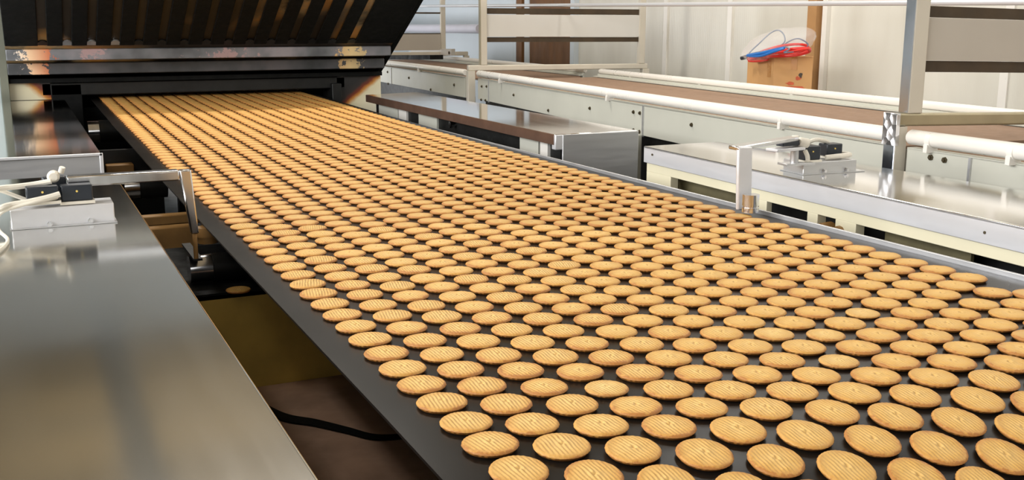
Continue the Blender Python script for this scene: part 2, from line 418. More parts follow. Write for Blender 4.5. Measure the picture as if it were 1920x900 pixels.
PALE = mesh_from('pale_biscuit', *biscuit_mesh('biscuit', 9), M['biscuit_pale'])
cX = [4.34852564e-01, 6.99085707e-02, -3.16024403e-04, 1.01399976e-04, -2.00567099e-04, 2.10243093e-05, 1.40761189e-05, -1.21005513e-05]
cS = [9.04134651e-01, -3.74053042e-02, 7.07092798e-02, -2.74613588e-04, 1.85995899e-04, 9.03306679e-05, 3.20219532e-06, -4.82178665e-06]
def poly(c, i, n): return sum(a * b for a, b in zip(c, (1, i, n, i * n, i * i, n * n, i * i * n, i * n * n)))
def lattice(i, n):
    if n <= 18: return poly(cX, i, n), poly(cS, i, n)
    g = poly(cS, i, 18) - poly(cS, i, 17)
    w = min(1, (n - 18) / 14)
    return poly(cX, i, 18) * (1 - w) + (.435 + .0694 * i) * w, poly(cS, i, 18) + g * (n - 18)
SMALL = {(8, 6): .86, (3, 4): .90, (11, 10): .84, (8, 8): .93, (2, 4): .97, (9, 8): .90}
cells = []
for i in range(17):
    for n in range(-9, 100):
        if (i, n) == (16, 13): continue
        x, S = lattice(i, n)
        if S > 6.9 or S < Y0 - R_D * 1.0: continue
        if (i, n) == (15, 12): x, S = onz(1862, 546, .007)[:2]
        if (i, n) == (14, 11): x, S = onz(1835, 567.5, .007)[:2]
        rj = random.Random(i * 1000 + n)
        x += rj.gauss(0, .0007); S += rj.gauss(0, .0006)
        y, z, t = on_band(S)
        px, py, d = proj((x, y, z + .006))
        w = 2 * RB * F_PX / d; h = w * max(0.05, abs((CAM.z - z) / d * math.cos(t)) + 0.55 * math.sin(t))
        vx = max(0, min(1920, px + w / 2) - max(0, px - w / 2)); vy = max(0, min(900, py + h / 2) - max(0, py - h / 2))
        cells.append((vx * vy, i, n, x, y, z, t, rj))
cells.sort(key=lambda c: -c[0])
ORD = ['', 'first', 'second', 'third', 'fourth', 'fifth', 'sixth', 'seventh', 'eighth', 'ninth', 'tenth', 'eleventh', 'twelfth', 'thirteenth', 'fourteenth', 'fifteenth', 'sixteenth', 'seventeenth', 'eighteenth', 'nineteenth', 'twentieth', 'twenty-first', 'twenty-second', 'twenty-third', 'twenty-fourth', 'twenty-fifth', 'twenty-sixth', 'twenty-seventh', 'twenty-eighth', 'twenty-ninth', 'thirtieth']
near, rest = cells[:299], cells[299:]
nmin = min(c[2] for c in near)
def place_matrix(x, y, z, t, rz, sc):
    return Matrix.Translation((x, y, z)) @ Matrix.Rotation(t, 4, 'X') @ Matrix.Rotation(rz, 4, 'Z') @ Matrix.Scale(sc, 4)
for a, i, n, x, y, z, t, rj in near:
    sc = SMALL.get((i, n), 1.0) * rj.uniform(.975, 1.015); pale = (i, n) in SMALL and SMALL[(i, n)] < .95
    o = bpy.data.objects.new('biscuit', PALE if pale else rj.choice(PROTO)); COL.objects.link(o); TOPS.append(o)
    o.matrix_world = place_matrix(x, y, z + .0003, t, rj.gauss(0, .10), sc)
    col = 'against the belt\'s left edge' if i == 0 else ORD[i + 1] + ' from the belt\'s left edge'
    row = 'frontmost row' if n == nmin else ORD[n - nmin + 1] + ' row from the front'
    tag(o, ('small pale biscuit, ' if pale else 'golden ribbed biscuit, ') + col + ', ' + row, 'biscuit', 'biscuits near the front of the belt')
bvs, bfs, buv = biscuit_mesh('b', 3, rings=8, seg=22, rib=0.0)
vs, fs, uv = [], [], []
for a, i, n, x, y, z, t, rj in rest:
    m = place_matrix(x, y, z + .0003, t, rj.gauss(0, .10), rj.uniform(.975, 1.02)); b = len(vs)
    vs += [tuple(m @ Vector(v)) for v in bvs]; fs += [tuple(k + b for k in f) for f in bfs]
    uv += buv
me = mesh_from('biscuits_far', vs, fs, uv, M['biscuit'])
o = bpy.data.objects.new('biscuits', me); COL.objects.link(o); TOPS.append(o)
tag(o, 'dense mass of golden biscuits along the far stretch of belt up to the oven mouth', 'biscuits', None, 'stuff')

# ------------------------------------------------------------------ left stainless covers
cv = thing('steel_cover', (-.5, 1.5, -ZB), 'large flat stainless steel cover filling the lower left foreground', 'machine cover')
mb = MB(); mb.prism([(-1.25, .3), (.213, .3), (.213, 3.0), (-1.25, 3.0)], .040, .058); obj('top_sheet', mb, M['stainless'], cv, 0.004)
obj('cabinet', B(-1.2, .05, .35, 2.95, -ZB, .040), M['dark_steel'], cv, 0.004)
cv2 = thing('oven_side_cover', (-.5, 4.8, -ZB), 'boxy stainless side cover left of the belt, close to the oven', 'machine cover')
obj('top_sheet', B(-.95, .213, 3.48, 6.08, .050, .058), M['polished'], cv2, 0.002)
mb = MB(); mb.box(-.95, .213, 3.47, 3.48, -.08, .056); obj('end_panel', mb, M['stainless_soft'], cv2, 0.002)
rim = MB(); rim.box(-.95, .216, 3.464, 3.478, .052, .061); rim.box(.206, .217, 3.464, 3.478, -.08, .061)
obj('rim', rim, M['alu'], cv2, 0.002, label='bright folded rim')
obj('cabinet', B(-.9, .12, 3.53, 6.05, -ZB, .050), M['dark_steel'], cv2, 0.004)

# ------------------------------------------------------------------ edge sensors on their bracket arms
def wire(ctrl, r, p, name='cable'): return obj(name, MB().tube(spline(ctrl, 8), r, 8), M['cable'], p)
def switch_box(c, ax, p, hx=.024, hy=.018, hz=.016):
    b = obj('switch_box', MB().obox(c, ax, hx, hy, hz), M['plastic'], p, 0.003)
    ux = Vector((ax[0], ax[1], 0)).normalized(); uy = Vector((-ux.y, ux.x, 0))
    q = Vector(c) - uy * hy
    obj('indicator_lamp', MB().cyl(q + uy * .001 + Vector((0, 0, .004)), q - uy * .0015 + Vector((0, 0, .004)), .0022, 12), M['lamp_yellow'], b)
    obj('base_flange', MB().obox(Vector(c) + Vector((0, 0, -hz - .003)), ax, hx + .003, hy + .003, .003), M['cable'], b)
    return b
# left one
L = thing('belt_edge_sensor', (.05, 2.27, .058), 'left edge sensor, steel arm over the gap with two dark switch boxes and white cables', 'sensor')
yA = 2.30
blk = MB(); blk.prism([(-.040, 2.238), (.154, 2.252), (.154, 2.330), (-.040, 2.316)], .0585, .097)
mblk = obj('mounting_block', blk, M['alu'], L, 0.002)
for x, y in ((.030, 2.246), (.107, 2.251)): obj('bolt', MB().lathe((x, y, .064), (x, y - .012, .064), [(0, .006), (.5, .006), (.5, .0045), (1, .0045)], 6), M['chrome'], mblk)
obj('base_strip', B(-.043, .157, 2.232, 2.338, .0584, .0605), M['stainless_soft'], L)
p1, p2 = ony(79, 362, 2.262), ony(143, 360, 2.270)
switch_box(tuple(p1), (1, .03), L, .030, .016, .0150); switch_box(tuple(p2), (1, .03), L, .030, .016, .0165)
arm = MB(); arm.box(.07, .294, yA - .004, yA + .030, .128, .150); obj('arm', arm, M['chrome'], L, 0.003)
leg = MB(); leg.extr([(.294, yA - .004, .150), (.319, yA - .004, .150), (.327, yA - .004, .008), (.311, yA - .004, .008)], (0, .022, 0))
obj('arm_leg', leg, M['chrome'], L, 0.003)
obj('spindle', MB().cyl((.319, yA + .007, .012), (.319, yA + .007, -.050), .005, 12), M['tan_metal'], L)
g0 = onz(391, 428, -.012)
rl = MB().lathe((g0.x, g0.y + .02, -.012), (g0.x, g0.y + .02, -.050), [(0, .018), (.0, .026), (.6, .026), (.6, .0235), (1, .0235)], 28)
obj('guide_roller', rl, M['tan_metal'], L)
obj('bridge', B(.313, .332, yA + .002, g0.y + .03, -.054, -.049), M['dark_steel'], L)
q = ony(100, 332, yA + .010)
cl = MB(); cl.obox((q.x, yA + .014, .124), (1, .1), .022, .012, .026); obj('clamp', cl, M['plastic'], L, 0.003)
k1, k2 = ony(101, 331, yA - .006), ony(114, 324, yA - .004)
obj('clamp_nut', MB().lathe(k1 + Vector((0, .012, 0)), k1 - Vector((.002, .012, 0)), [(0, .012), (.6, .0125), (1, .009)], 16).cyl(k2, k2 + Vector((.004, -.004, .012)), .006, 12), M['cable'], L, 0.001)
def pw(pts, r): return wire([ony(x, y, d + .165) if d > 1 else onz(x, y, d) for x, y, d in pts], r, L)
pw([(112, 364, 2.078), (88, 371, 2.074), (52, 379, 2.070), (22, 384, 2.068), (0, 391, 2.06), (-40, 415, .075), (-80, 440, .0655)], .0062)
pw([(96, 340, 2.110), (62, 346, 2.115), (30, 350, 2.11), (0, 353, 2.10), (-60, 362, 2.05), (-120, 390, 1.99)], .0058)
pw([(-40, 345, 2.12), (0, 357, 2.115), (28, 367, 2.115), (50, 375, 2.115)], .0040)
pw([(108, 371, 2.085), (70, 378, 2.066), (30, 388, 2.062), (4, 398, 2.06), (-6, 412, 2.06), (-2, 432, .072), (14, 448, .063), (8, 462, .0625), (-14, 478, .0625), (-50, 500, .0625)], .0034)
# right one
Rr = thing('belt_edge_sensor', (1.96, 2.15, .058), 'right edge sensor, flat upright steel arm and black switch boxes on a steel block', 'sensor')
yR = 2.004
arm = MB(); arm.extr([(1.554, yR, .169), (1.597, yR, .167), (1.603, yR, .012), (1.561, yR, .012)], (0, .012, 0))
obj('arm_leg', arm, M['alu'], Rr, 0.004)
obj('arm', MB().extr([(1.554, yR, .169), (1.554, yR + .040, .169), (1.83, yR + .145, .169), (1.83, yR + .105, .169)], (0, 0, -.010)), M['chrome'], Rr, 0.003)
obj('guide_roller', MB().lathe((1.574, yR - .030, .056), (1.574, yR - .030, .0125), [(0, .012), (0, .0205), (.62, .0205), (.62, .0185), (.72, .0185), (.72, .0205), (1, .0205)], 28), M['chrome'], Rr)
blk = MB(); blk.prism([(1.897, 2.162), (2.073, 2.150), (2.083, 2.245), (1.907, 2.257)], .0585, .092); mblk = obj('mounting_block', blk, M['stainless_soft'], Rr, 0.002)
for x, y in ((1.962, 2.159), (2.036, 2.154)): obj('bolt', MB().lathe((x, y + .003, .066), (x, y - .012, .066), [(0, .006), (.5, .006), (.5, .0045), (1, .0045)], 6), M['chrome'], mblk)
obj('base_strip', MB().prism([(1.891, 2.156), (2.098, 2.142), (2.108, 2.249), (1.901, 2.263)], .0584, .0605), M['stainless_soft'], Rr)
switch_box((1.929, 2.185, .116), (.99, -.07), Rr, .026, .022, .019); switch_box((2.026, 2.205, .117), (.99, -.07), Rr, .026, .020, .017)
obj('clamp', MB().obox((1.836, 2.160, .150), (.99, .05), .030, .014, .009), M['plastic'], Rr, 0.003)
obj('clamp_nut', MB().cyl((1.871, 2.158, .150), (1.898, 2.152, .145), .013, 16).cyl((1.874, 2.175, .12), (1.874, 2.175, .165), .010, 14), M['cable'], Rr, 0.002)
obj('clamp_plate', MB().obox((1.826, 2.155, .1335), (.99, .1), .052, .022, .004), M['alu'], Rr, 0.002)
obj('clamp_post', MB().cyl((1.866, 2.165, .09), (1.866, 2.165, .135), .011, 14), M['stainless_soft'], Rr)
obj('clamp_foot', MB().obox((1.876, 2.168, .090), (.99, -.1), .045, .022, .003), M['stainless_soft'], Rr, .001)
wire([(1.981, 2.172, .1), (2.011, 2.162, .103), (2.056, 2.162, .104), (2.068, 2.185, .104), (2.066, 2.215, .102)], .0068, Rr)
wire([(1.936, 2.200, .138), (1.961, 2.200, .146), (1.991, 2.205, .144), (2.021, 2.210, .136)], .006, Rr)
wire([(1.898, 2.162, .125), (1.904, 2.158, .11), (1.908, 2.160, .098)], .006, Rr)

# ------------------------------------------------------------------ right stainless cover with its cream slotted frame
def xe(y): return 1.748 + .0425 * y                   # front edge of the cover
rc = thing('steel_cover', (1.98, 1.6, -ZB), 'long stainless steel cover right of the belt with a silver front lip', 'machine cover')
pl = [(xe(.2), .2), (2.24, .2), (2.212, 1.72), (2.203, 2.2), (2.175, 2.92), (xe(2.92), 2.92)]
obj('top_sheet', MB().prism(pl, .050, .058), M['stainless_bright'], rc, 0.002)
lip = MB(); lip.prism([(xe(.2), .2), (xe(.2) + .008, .2), (xe(2.92) + .008, 2.92), (xe(2.92), 2.92)], .004, .057)
lp = obj('front_lip', lip, M['alu'], rc, 0.0015)
for px, py in ((1223, 290), (1847, 436)):
    y = onx(px, py, 1.84)[1]; q = onx(px, py, xe(y)); obj('screw', MB().cyl((q.x + .002, q.y, q.z), (q.x - .002, q.y, q.z), .0035, 12), M['bolt'], lp)
fm = MB()
def fbox(y0, y1, z0, z1, d=.03): fm.prism([(xe(y0) + .010, y0), (xe(y0) + .010 + d, y0), (xe(y1) + .010 + d, y1), (xe(y1) + .010, y1)], z0, z1)
fbox(.2, 2.915, -.026, .004); fbox(2.762, 2.915, -.17, -.025); fbox(2.255, 2.29, -.17, -.025, .02)
fbox(2.039, 2.08, -.17, -.025); fbox(1.895, 1.97, -.17, -.025); fbox(.2, 2.915, -.22, -.16)
obj('slotted_frame', fm, M['cream'], rc, 0.0015)
obj('cabinet', MB().prism([(xe(.2) + .16, .25), (2.19, .25), (2.14, 2.88), (xe(2.88) + .12, 2.88)], -ZB, .049), M['dark_steel'], rc)
inn = MB().prism([(xe(2.5) + .085, 2.50), (xe(2.5) + .095, 2.50), (xe(2.85) + .095, 2.85), (xe(2.85) + .085, 2.85)], -.12, .0)
obj('inner_plate', inn, M['olive_dark'], rc)
obj('inner_plate', MB().prism([(xe(1.6) + .085, 1.6), (xe(1.6) + .095, 1.6), (xe(1.87) + .095, 1.87), (xe(1.87) + .085, 1.87)], -.12, .0), M['olive_dark'], rc)
for y, dx in ((2.33, .012), (2.0, .0), (1.95, .01)):
    obj('oily_bolt', MB().lathe((xe(y) + .06, y, -.055), (xe(y) + dx - .01, y, -.058), [(0, .012), (.5, .012), (.5, .018), (1, .018)], 10), M['tan_metal'], rc)

# ------------------------------------------------------------------ right boxy cover by the oven, with the heat-stained lip
rb = thing('oven_side_cover', (1.95, 4.5, -ZB), 'stainless box cover right of the belt with a rust-brown front lip', 'machine cover')
obj('top_sheet', MB().prism([(1.774, 3.376), (2.132, 3.376), (2.14, 5.86), (1.797, 5.76)], .050, .058), M['polished'], rb, 0.002)
obj('front_lip', MB().prism([(1.772, 3.382), (1.779, 3.382), (1.802, 5.76), (1.795, 5.76)], .018, .0575), M['rust_lip'], rb, 0.001, label='rust-brown heat-stained lip')
ep = MB(); ep.box(1.804, 2.134, 3.368, 3.376, -.40, .056); obj('end_panel', ep, M['stainless_soft'], rb, 0.002)
obj('corner_post', B(1.774, 1.806, 3.370, 3.40, .0, .056), M['alu'], rb, 0.003)
obj('inner_plate', MB().prism([(1.829, 3.43), (1.835, 3.43), (1.856, 5.74), (1.85, 5.74)], -.25, .049), M['dark_steel'], rb)
for y0, y1, k in ((5.651, 5.325, 'white_plate'), (5.299, 5.179, 'pvc'), (4.983, 4.727, 'white_plate'), (3.767, 3.60, 'white_plate'), (3.58, 3.517, 'pvc')):
    x = 1.815 + .0095 * (y0 - 3.4)
    obj('spacer_block', B(x, x + .02, y1, y0, -.06, .018), M[k], rb, 0.001)
obj('bolt', MB().lathe((1.842, 4.5, -.005), (1.806, 4.5, -.005), [(0, .01), (.5, .01), (.5, .016), (1, .016)], 8), M['chrome'], rb)
obj('cabinet', B(1.862, 2.11, 3.42, 5.74, -ZB, .049), M['dark_steel'], rb)
obj('brace', B(1.804, 1.814, 3.40, 5.74, -.3, -.05), M['dark_steel'], rb)

# ------------------------------------------------------------------ tunnel oven: sloping louvred hood, scorched beams, mouth, cream corners
OX0, OX1 = -.053, 2.052
ov = thing('tunnel_oven', (1.0, 7.0, -ZB), 'soot-black tunnel oven with a sloping louvred hood over the biscuit belt', 'oven')
HY, HZ, HD = 6.35, .148, Vector((0, -.876, .482))
HN = Vector((0, -.482, -.876))                          # out of the hood underside, towards the band
def hood(u, off=0.0): p = Vector((0, HY, HZ)) + HD * u + HN * off; return p.y, p.z
def slab(x0, x1, u0, u1, o0, o1):
    q = [hood(u0, o0), hood(u1, o0), hood(u1, o1), hood(u0, o1)]
    return MB().extr([(x0, y, z) for y, z in q], (x1 - x0, 0, 0))
obj('hood_plate', slab(OX0, OX1, .10, 1.11, -.018, -.008), M['fin_back'], ov, label='scorched tan plate behind the black louvres')
UB = .43
xs = [.125 + .1185 * k for k in range(15)]
edges = [OX0] + [v for x in xs for v in (x - .021, x + .021)] + [OX1]
for k in range(0, len(edges), 2):
    f = slab(edges[k], edges[k + 1], .413, 1.11, -.007, .004)
    obj('louvre_fin', f, M['black'], ov, 0.004)
for k, x in enumerate(xs):                              # rounded lower ends of the slots, highlights put into paler metal on three
    pts = []
    for j in range(9):
        a = PI * j / 8; y, z = hood(.418 + .047 * math.sin(a), -.006); pts.append((x - .03 * math.cos(a), y, z))
    obj('slot_end', MB().extr(pts, HN * .008), M['dark_steel'] if k not in (1, 2, 3) else M['stainless_soft'], ov)
stL = [(0.0, srgb(236, 232, 222)), (0.35, srgb(238, 200, 160)), (0.75, srgb(206, 112, 70)), (1.0, srgb(150, 84, 60))]
stR = [(0.0, srgb(206, 150, 92)), (0.5, srgb(236, 206, 150)), (1.0, srgb(190, 170, 130))]
stP = [(0.0, srgb(170, 140, 140)), (1.0, srgb(176, 150, 150))]
bm1 = beam_mat('flaking_hood_beam', [(-.90, .13, .40, stL), (.80, .18, .62, stR), (-.62, .16, .70, stP), (.1, .6, .92, stP)])
bm2 = beam_mat('flaking_dark_beam', [(-.90, .13, .55, stL), (.83, .14, .60, stR)], .62)
def vbar(x0, x1, ya, yb, p0, p1):
    za, zb = ony(400, p0, ya).z, ony(400, p1, ya).z
    return B(x0, x1, ya, yb, zb, za)
obj('upper_beam', vbar(OX0, OX1 - .005, 6.03, 6.09, 89, 109), bm1, ov, 0.005, label='grey bar with flaking cream and orange paint')
obj('middle_beam', vbar(OX0, OX1 - .005, 6.16, 6.21, 113.5, 134), bm2, ov, 0.005, label='dark bar with paint flakes at both ends')
obj('gap_plate', slab(OX0, OX1, -.02, .44, -.05, -.03), M['black'], ov)
lb = MB().box(.105, 1.825, 6.27, 6.35, .067, .139); obj('mouth_beam', lb, M['dark_steel'], ov, 0.006)
obj('soffit', B(OX0, OX1, 6.23, 6.45, .142, .165), M['black'], ov)
chk = MB().extr([(OX1, 6.37, .10), (OX1, 6.36, .138), (OX1,) + hood(.0), (OX1,) + hood(1.11), (OX1, 5.6, .72), (OX1, 6.45, .72), (OX1, 6.45, .10)], (.03, 0, 0))
obj('hood_cheek', chk, M['black'], ov, 0.003)
obj('hood_roof', B(OX0 - .02, OX1 + .02, hood(1.11)[0] - .02, 9.0, hood(1.11)[1] - .01, hood(1.11)[1] + .05), M['wall_plain'], ov)
tun = MB(); tun.box(.0, .02, 6.45, 8.9, -.6, .66); tun.box(1.89, 1.91, 6.45, 8.9, -.6, .66); tun.box(.0, 1.91, 8.9, 8.92, -.6, .66); tun.box(.0, 1.91, 6.45, 8.9, .14, .16)
obj('tunnel', tun, M['black'], ov)
obj('casing', B(OX1 - .02, OX1 + .03, 6.47, 8.9, -ZB, .67), M['white_plate'], ov)
cl_ = MB().extr([(-.079, 6.27, .048), (.153, 6.27, .048), (.153, 6.27, .147), (-.079, 6.27, .147)], (0, .06, 0))
obj('cream_corner', cl_, burnt_cream('scorched_cream_enamel_left', -.26, .24, 2.4), ov, 0.002, label='cream enamel block scorched brown at its right end')
cr_ = MB().extr([(1.77, 6.27, -.3), (2.055, 6.27, -.3), (2.055, 6.27, .140), (1.77, 6.27, .140)], (0, .06, 0))
obj('cream_corner', cr_, burnt_cream('scorched_cream_enamel_right', -.09, -.545, 2.8), ov, 0.002, label='cream enamel corner scorched brown along its upper left')
obj('mouth_post', B(1.73, 1.79, 6.23, 6.45, -.3, .10), M['dark_steel'], ov, 0.004)
obj('mouth_post', B(.153, .31, 6.27, 6.45, -.5, .13), M['black'], ov, 0.004)
obj('front_plate', B(-.079, .31, 6.29, 6.45, -.6, .047), M['dark_steel'], ov)
obj('sill', B(.31, 1.75, 6.36, 6.47, -.35, -.01), M['black'], ov)
obj('casing', B(-1.0, -.093, 6.22, 8.9, -ZB, .72), M['pale_blue'], ov, 0.004, label='pale blue-grey casing at the left end')
obj('casing', B(-.093, -.053, 6.21, 6.45, -ZB, .72), plain('olive_grey_strip', srgb(108, 110, 96), .5, vary=.15, scale=6), ov, .002, label='olive-grey strip beside the hood')

# ------------------------------------------------------------------ machinery in the gap left of the belt
mf = thing('machine_frame', (.4, 2.2, -ZB), 'oily ochre cross plate and dark drip tray below the belt\'s left edge', 'machine frame')
obj('cross_plate', B(.07, .64, 2.27, 2.30, -.36, -.125), M['ochre'], mf, 0.004)
obj('drip_tray', MB().extr([(.07, .60, -.365), (.64, .60, -.365), (.64, 2.27, -.365), (.07, 2.27, -.365)], (0, 0, .012)), M['tray'], mf, 0.003)
obj('tray_support', B(.09, .62, .7, 2.2, -ZB, -.366), M['tray'], mf)
obj('deck_plate', B(.15, .62, 2.27, 2.80, -.138, -.124), M['black'], mf)
obj('cross_bar', B(.22, .47, 3.17, 3.21, -.13, -.10), M['tan_metal'], mf, 0.004, label='tan cross bar')
obj('lower_plate', B(.15, .62, 2.80, 3.4, -.36, -.34), M['dark_steel'], mf)
obj('back_plate', B(.15, .48, 4.25, 4.28, -.5, -.02), M['dark_steel'], mf)
obj('bracket_block', B(.27, .37, 4.18, 4.25, -.11, -.07), M['tan_metal'], mf, 0.004)
obj('bracket_block', B(.23, .46, 3.30, 3.36, -.34, -.16), M['tan_metal'], mf, 0.006)
def roller(x0, x1, y, z, r, mat, label):
    t = thing('guide_roller', ((x0 + x1) / 2, y, z), label, 'roller')
    obj('roller_body', MB().lathe((x0 + .05, y, z), (x1, y, z), [(0, r * .9), (.02, r), (1, r)], 28), M['dark_steel'], t)
    obj('journal', MB().cyl((x0, y, z), (x0 + .05, y, z), r * .95, 24), M[mat], t, label='bright steel end')
roller(.312, .44, 2.385, -.0905, .033, 'chrome', 'short shiny roller below the left sensor arm beside a stray biscuit')
roller(.297, .44, 3.80, -.10, .045, 'chrome', 'shiny roller under the left sensor arm, behind the tan bar')
roller(.282, .47, 5.45, -.06, .055, 'chrome', 'shiny roller beside the oven\'s left corner')
o = bpy.data.objects.new('biscuit', PROTO[1]); COL.objects.link(o); TOPS.append(o); bq = onz(447, 544, -.121); o.location = (bq.x, bq.y, -.1238); o.scale = (.85, .85, .85)
tag(o, 'stray biscuit fallen on the machinery left below the belt', 'biscuit')
st = MB(); sp = spline([onz(x, y, -.342) for x, y in ((470, 745), (530, 775), (590, 786), (650, 800), (705, 813), (770, 810))], 8)
vs = []; fs = []
for k, p in enumerate(sp):
    w = Vector((.010, .022, 0)) * (.85 - .45 * k / len(sp)); vs += [p - w, p + w, p + w + Vector((0, 0, .004)), p - w + Vector((0, 0, .004))]
for k in range(len(sp) - 1):
    for i in range(4): j = (i + 1) % 4; fs.append((4 * k + i, 4 * k + j, 4 * k + 4 + j, 4 * k + 4 + i))
fs += [(3, 2, 1, 0), tuple(4 * (len(sp) - 1) + i for i in range(4))]
st.add([tuple(v + Vector((0, 0, -.010))) for v in vs], fs)
tag(obj('strap', st, M['black']), 'black strap lying across the dark tray below the belt', 'strap')

# ------------------------------------------------------------------ parallel cooling conveyor, in modules
NV = Vector((.9950, -.1000, 0))
def cooling(y0, y1, x_at, label, dark=False, bolts=(), clamps=(), seams=(), zoff=0.0):
    (ya, xa), (yb, xb) = x_at
    def X(y): return xa + (xb - xa) * (y - ya) / (yb - ya)
    W = .895
    t = thing('cooling_conveyor', (X((y0 + y1) / 2) + .4, (y0 + y1) / 2, -ZB), label, 'conveyor')
    def strip(n0, n1, z0, z1, ya_=y0, yb_=y1):
        a = Vector((X(ya_), ya_, 0)); b = Vector((X(yb_), yb_, 0))
        return MB().prism([tuple((a + NV * n0)[:2]), tuple((a + NV * n1)[:2]), tuple((b + NV * n1)[:2]), tuple((b + NV * n0)[:2])], z0 + zoff, z1 + zoff)
    pm = M['white_plate']
    obj('belt', strip(.03, W - .04, .083, .092), M['conv_belt'], t)
    sp = obj('side_plate', strip(-.004, .004, -.040, .098), pm, t, 0.001)
    obj('lower_plate', strip(.05, .06, -.5, -.0), M['dark_steel'], t)
    obj('top_flange', strip(-.004, .03, .093, .099), pm, t)
    obj('far_plate', strip(W - .02, W - .01, -.04, .115), pm, t, 0.001)
    obj('far_flange', strip(W - .05, W - .01, .096, .102), pm, t)
    def pipe(n, r, z, nm):
        a = Vector((X(y0 + .004), y0 + .004, z + zoff)) + NV * n; b = Vector((X(y1 - .004), y1 - .004, z + zoff)) + NV * n
        return obj(nm, MB().lathe(a, b, [(0, r * .8), (.004, r), (.996, r), (1, r * .8)], 24), M['pvc'], t)
    pn = pipe(-.0, .0225, .130, 'near_pipe'); pf = pipe(W, .018, .132, 'far_pipe')
    for y in clamps:
        p = Vector((X(y), y, .127 + zoff))
        obj('pipe_clip', MB().obox(p + Vector((-.006, 0, -.022)), (NV.y * -1, NV.x), .008, .020, .012).lathe(p - Vector((X(y + .01) - X(y), .01, 0)), p + Vector((X(y + .01) - X(y), .01, 0)), [(0, .0245), (1, .0245)], 20), M['pvc'], t, 0.001)
    for y in [y0 + .9 * k for k in range(1, int((y1 - y0) / .9) + 1)]:
        p = Vector((X(y), y, .132 + zoff)) + NV * W
        obj('pipe_clip', MB().obox(p + Vector((0, 0, -.02)), (NV.y * -1, NV.x), .012, .010, .014), M['pvc'], t, 0.001)
    for (y, z, r) in bolts:
        p = Vector((X(y), y, z + zoff)) - NV * .003
        obj('bolt', MB().lathe(p, p - NV * .010, [(0, r), (.6, r), (.6, r * .6), (1, r * .6)], 6), M['bolt'], sp)
    for y in seams:
        obj('joint_strip', strip(-.010, .0, -.045, .096, y - .004, y + .004), M['stainless_soft'], t)
    for y in (y0 + .12, y1 - .12):
        for n in (.08, W - .08):
            p = Vector((X(y), y, 0)) + NV * n; obj('leg', MB().obox((p.x, p.y, (-ZB - .04) / 2), (1, 0), .025, .025, (ZB - .04) / 2), pm, t)
    return X
XM = [(2.40, 2.39), (6.00, 2.752)]
def yz(px, py, xa=XM):
    (ya, x0), (yb, x1) = xa; k = (x1 - x0) / (yb - ya); d = ray(px, py); s = (x0 - ya * k) / (d.x - k * d.y)
    p = CAM + d * s; return p.y, p.z
def bl(pts, r, xa=XM): return [(*yz(x, y, xa), r) for x, y in pts]
X1 = cooling(.45, 2.262, [(1.86, 2.362), (2.26, 2.380)], 'front section of the cooling conveyor at the right edge, brown belt and white pipe rail', bolts=bl([(1748, 295), (1774, 300)], .009, [(1.86, 2.362), (2.26, 2.380)]), clamps=(1.88, 2.17), seams=(2.02,))
X2 = cooling(2.338, 6.43, XM, 'middle section of the cooling conveyor with brown belt between white pipe rails',
    bolts=bl([(1190, 210), (1202, 212), (1190, 244), (1201, 247), (1299, 234), (1108, 203), (1030, 207), (965, 178), (905, 162), (914, 162), (904, 187), (912, 188)], .009),
    clamps=[yz(1471, 230)[0], yz(1145, 180)[0], yz(942, 148)[0]], seams=[yz(1208, 225)[0], yz(918, 170)[0]])
XF = [(6.65, 2.772), (8.40, 2.85)]
X3 = cooling(6.59, 10.4, XF, 'far section of the cooling conveyor beside the oven hood', bolts=bl([(728, 135), (729, 157), (768, 146), (809, 168), (853, 159)], .011, XF), clamps=(yz(789, 130, XF)[0],), seams=(yz(735, 145, XF)[0],))
# cream leg in front of the middle section, right of the box cover
cp = thing('conveyor_leg', (2.42, 3.43, -ZB), 'cream conveyor leg standing just right of the stainless box cover', 'leg')
ya, yb = yz(1207, 300)[0], yz(1188, 300)[0]
obj('post', MB().prism([(X2(ya) - .034, ya), (X2(ya) - .013, ya), (X2(yb) - .013, yb), (X2(yb) - .034, yb)], -ZB, -.036), M['white_plate'], cp, 0.002)
obj('slot', MB().prism([(X2(yb) - .03, yb + .012), (X2(yb) - .014, yb + .012), (X2(yb) - .014, yb + .035), (X2(yb) - .03, yb + .035)], -ZB, -.040), M['black'], cp)

